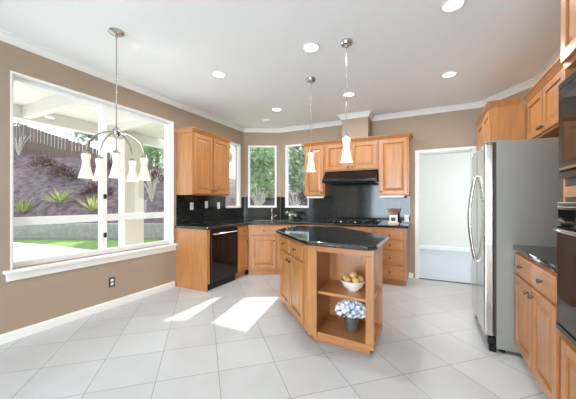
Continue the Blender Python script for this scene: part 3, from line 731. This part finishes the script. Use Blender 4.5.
# ------------------------------------------------------------------ outside
cT, sT = math.cos(TH), math.sin(TH)
def E2(r, d): return (r * cT - d * sT, r * sT + d * cT)      # outdoor ground frame: the yard lies at an angle to the house
GZ = -.12
struct(MB().prism([(-3.56, -6), (-3.56, 4.9), (-2.8, 5.29), (-.7, 5.29), (-.7, 20), (-40, 20), (-40, -6)], GZ - .2, GZ).build('lawn_ground', GRASS))
struct(MB().prism([(-3.555, -4), (-3.555, 4.5), (-8.2, 4.6), (-10.5, 4.55), (-12.4, 4.3), (-13.4, 3.8), (-14.0, 2.8), (-14.2, -4)], GZ + .001, GZ + .05).build('patio_slab', CONC, bevel=.01))
# low block wall and the slope above it
DW_ = 10.6
rw_ = [E2(-16, DW_), E2(2.2, DW_), E2(2.2, DW_ + .25), E2(-16, DW_ + .25)]
struct(MB().prism(rw_, GZ, .46).build('retaining_wall', BLOCKW, bevel=.02))
def hill_z(r, d):
    t = max(0, d - DW_ - .2)
    z = .40 + (3.9 - .19 * (r + 10.8)) * (1 - math.exp(-t / 3.4)) + .10 * math.sin(r * 1.7 + d) + .06 * math.sin(r * 3.1 - d * 2.2)
    return z
mb = MB(); NR, ND = 46, 30; gv = {}
for i in range(NR + 1):
    for j in range(ND + 1):
        r = -22 + 26 * i / NR; d = DW_ + .2 + 13 * j / ND; x, y = E2(r, d); gv[i, j] = mb.bm.verts.new((x, y, hill_z(r, d) if j else .40))
for i in range(NR):
    for j in range(ND): mb.bm.faces.new((gv[i, j], gv[i + 1, j], gv[i + 1, j + 1], gv[i, j + 1]))
struct(mb.build('hillside', MULCH, smooth=80))
# patio cover
pcv = thing('patio_cover', 'white painted patio cover roofing the terrace outside the big window', 'patio cover', (-4.4, 1.2, GZ))
MB().box(-5.25, -3.56, -2, 4.07, 2.60, 2.68).build('roof_panel', COVER, pcv, world=True)
MB().box(-5.25, -3.56, 4.62, 5.2, 2.60, 2.68).build('roof_panel', COVER, pcv, world=True)
MB().box(-5.2, -5.06, -2, 5.2, 2.42, 2.599).build('beam', COVER, pcv, world=True, bevel=.006)
for yy in (-.6, .6, 1.85, 3.0): MB().box(-5.5, -3.57, yy, yy + .09, 2.50 if yy != 1.85 else 2.44, 2.5995).box(-5.055, -5.05, yy, yy + .01, 2.5, 2.51).build('rafter', COVER, pcv, world=True)
MB().box(-5.1, -4.9, 3.22, 3.60, GZ + .051, 2.415).build('post', STUCCO, pcv, world=True, bevel=.01)
# fence on the slope
fn = thing('board_fence', 'weathered vertical board fence along the top of the slope', 'fence', (*E2(-14, 16.2), hill_z(-14, 16.2)))
FD = 16.2
def ftop(r): return 5.85 - .33 * (r + 15.7)
r = -20.0; bi = 0; boards = MB()
while r < -8:
    for_ = ftop(r)
    q = [E2(r, FD), E2(r + .17, FD), E2(r + .17, FD + .025), E2(r, FD + .025)]
    zb = hill_z(r, FD) - .05
    boards.prism(q, zb, max(zb + .5, for_)); r += .20; bi += 1
boards.build('board_panel', FENCEM, fn, world=True)
k = -20.0
while k < -8:
    q = [E2(k, FD + .03), E2(k + .1, FD + .03), E2(k + .1, FD + .13), E2(k, FD + .13)]
    MB().prism(q, hill_z(k, FD) - .1, max(hill_z(k, FD) + .5, ftop(k) + .05)).build('post', FENCEM, fn, world=True); k += 2.4
# plants
def tree(name, label, r, d, h, cr, m, trunk=BARK, n=1500, group=None, leaf=.3, base=None, low=.35):
    x, y = E2(r, d); z = hill_z(r, d) if d > DW_ else GZ
    if base is not None: z = base
    t = thing(name, label, 'tree', (x, y, z), 0, group)
    top = h * .75
    m1 = MB().tube([(0, 0, -.1), (.1, .05, h * .3), (-.05, .1, top)], .11, 8, .03)
    for k in range(6):
        a = k * 1.05; zz = h * (.3 + .07 * k); m1.tube([(.05, .05, zz), (math.cos(a) * cr * .4, math.sin(a) * cr * .4, zz + cr * .35), (math.cos(a) * cr * .75, math.sin(a) * cr * .75, zz + cr * .6)], .05, 6, .012)
    m1.build('trunk', trunk, t, smooth=60)
    m2 = MB(); blobs = []
    for k in range(14):
        a = rnd.uniform(0, 2 * PI); q = rnd.uniform(.1, .75) * cr; blobs.append((q * math.cos(a), q * math.sin(a), h * rnd.uniform(low, .92), cr * rnd.uniform(.34, .58)))
    for k in range(n):
        bx, by, bz, br = blobs[k % 14]; v = Vector((rnd.gauss(0, 1), rnd.gauss(0, 1), rnd.gauss(0, 1))).normalized()
        p = Vector((bx, by, bz)) + v * br * rnd.uniform(.5, 1)
        m2.leaf(p, Vector((rnd.uniform(-1, 1), rnd.uniform(-1, 1), rnd.uniform(-.9, .4))), Vector((0, 0, 1)), leaf * rnd.uniform(.8, 1.4), leaf * .7)
    m2.build('crown', m, t)
    return t
tg = 'trees beyond the yard'
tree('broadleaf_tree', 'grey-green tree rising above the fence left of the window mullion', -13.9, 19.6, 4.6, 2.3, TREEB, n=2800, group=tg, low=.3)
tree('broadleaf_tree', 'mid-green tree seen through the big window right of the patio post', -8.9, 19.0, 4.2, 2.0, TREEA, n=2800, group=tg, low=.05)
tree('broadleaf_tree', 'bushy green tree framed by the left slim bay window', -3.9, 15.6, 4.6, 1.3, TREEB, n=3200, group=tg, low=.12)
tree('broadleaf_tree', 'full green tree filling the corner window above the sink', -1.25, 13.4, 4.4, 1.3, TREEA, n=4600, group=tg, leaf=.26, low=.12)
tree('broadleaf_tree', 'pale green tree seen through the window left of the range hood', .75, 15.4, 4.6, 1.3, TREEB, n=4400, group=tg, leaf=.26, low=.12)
def twig(label, r, d, h, n):
    x, y = E2(r, d); t = thing('bare_shrub', label, 'shrub', (x, y, hill_z(r, d)), 0, 'bare shrubs on the slope'); m1 = MB()
    for k in range(n):
        a = rnd.uniform(0, 2 * PI); l = h * rnd.uniform(.6, 1); b = rnd.uniform(.2, .8)
        m1.tube([(0, 0, -.05), (math.cos(a) * l * .25 * b, math.sin(a) * l * .25 * b, l * .5), (math.cos(a) * l * .7 * b, math.sin(a) * l * .7 * b, l)], .022, 5, .006)
    m1.build('branches', BARKP, t)
twig('pale bare shrub seen low through the corner window above the sink', -1.2, 11.4, 1.2, 26)
twig('pale bare shrub seen low through the window left of the hood', .3, 11.5, 1.0, 20)
twig('pale bare shrub right of the patio post on the slope', -5.75, 11.9, 1.4, 22)
twig('pale bare shrub at the fence foot on the far left of the slope', -14.6, 15.3, 1.3, 26)
def shrub(label, r, d, rad, m, n=420):
    x, y = E2(r, d); t = thing('garden_shrub', label, 'shrub', (x, y, hill_z(r, d)), 0, 'shrubs on the slope'); m2 = MB()
    for k in range(n):
        v = Vector((rnd.gauss(0, 1), rnd.gauss(0, 1), abs(rnd.gauss(0, 1)))).normalized()
        m2.leaf(v * rad * rnd.uniform(.5, 1), v + Vector((rnd.uniform(-.6, .6), rnd.uniform(-.6, .6), rnd.uniform(-.3, .6))), Vector((0, 0, 1)), .16, .07)
    m2.build('foliage', m, t)
    m3 = MB()
    for k in range(5): m3.tube([(0, 0, -.06), (rad * .5 * math.cos(k * 1.26), rad * .5 * math.sin(k * 1.26), rad * .6)], .02, 5, .008)
    m3.build('stems', BARK, t)
sl = [('purple shrub low on the slope below the mullion', -8.4, 12.4, .55), ('purple shrub on the slope behind the spiky plants', -10.4, 13.0, .6), ('purple shrub midway up the slope at the left', -12.0, 13.9, .6),
      ('purple shrub high on the slope under the fence', -9.6, 14.8, .6), ('purple shrub on the slope between post and mullion', -7.9, 14.4, .5), ('purple shrub on the slope right of the patio post', -6.5, 13.7, .6),
      ('purple shrub seen at the foot of the window left of the hood', .95, 12.9, .55)]
for lb, r_, d_, rd in sl: shrub(lb, r_, d_, rd, SHRUBP)
def spiky(label, r, d):
    x, y = E2(r, d); z = hill_z(r, d); t = thing('spiky_plant', label, 'plant', (x, y, z), 0, 'spiky plants behind the low wall'); m2 = MB()
    for k in range(40):
        a = k * 2.4; e = rnd.uniform(.25, 1.3); m2.leaf(Vector((0, 0, .02)), Vector((math.cos(a) * math.cos(e), math.sin(a) * math.cos(e), math.sin(e))), Vector((0, 0, 1)), rnd.uniform(.6, .85), .06)
    m2.build('leaf_blades', YUCCA, t)
spiky('yellow-green spiky plant behind the low wall nearest the left window edge', -10.6, 11.3)
spiky('yellow-green spiky plant behind the low wall, second from the left', -9.3, 11.5)
spiky('yellow-green spiky plant behind the low wall, third from the left', -7.9, 11.4)
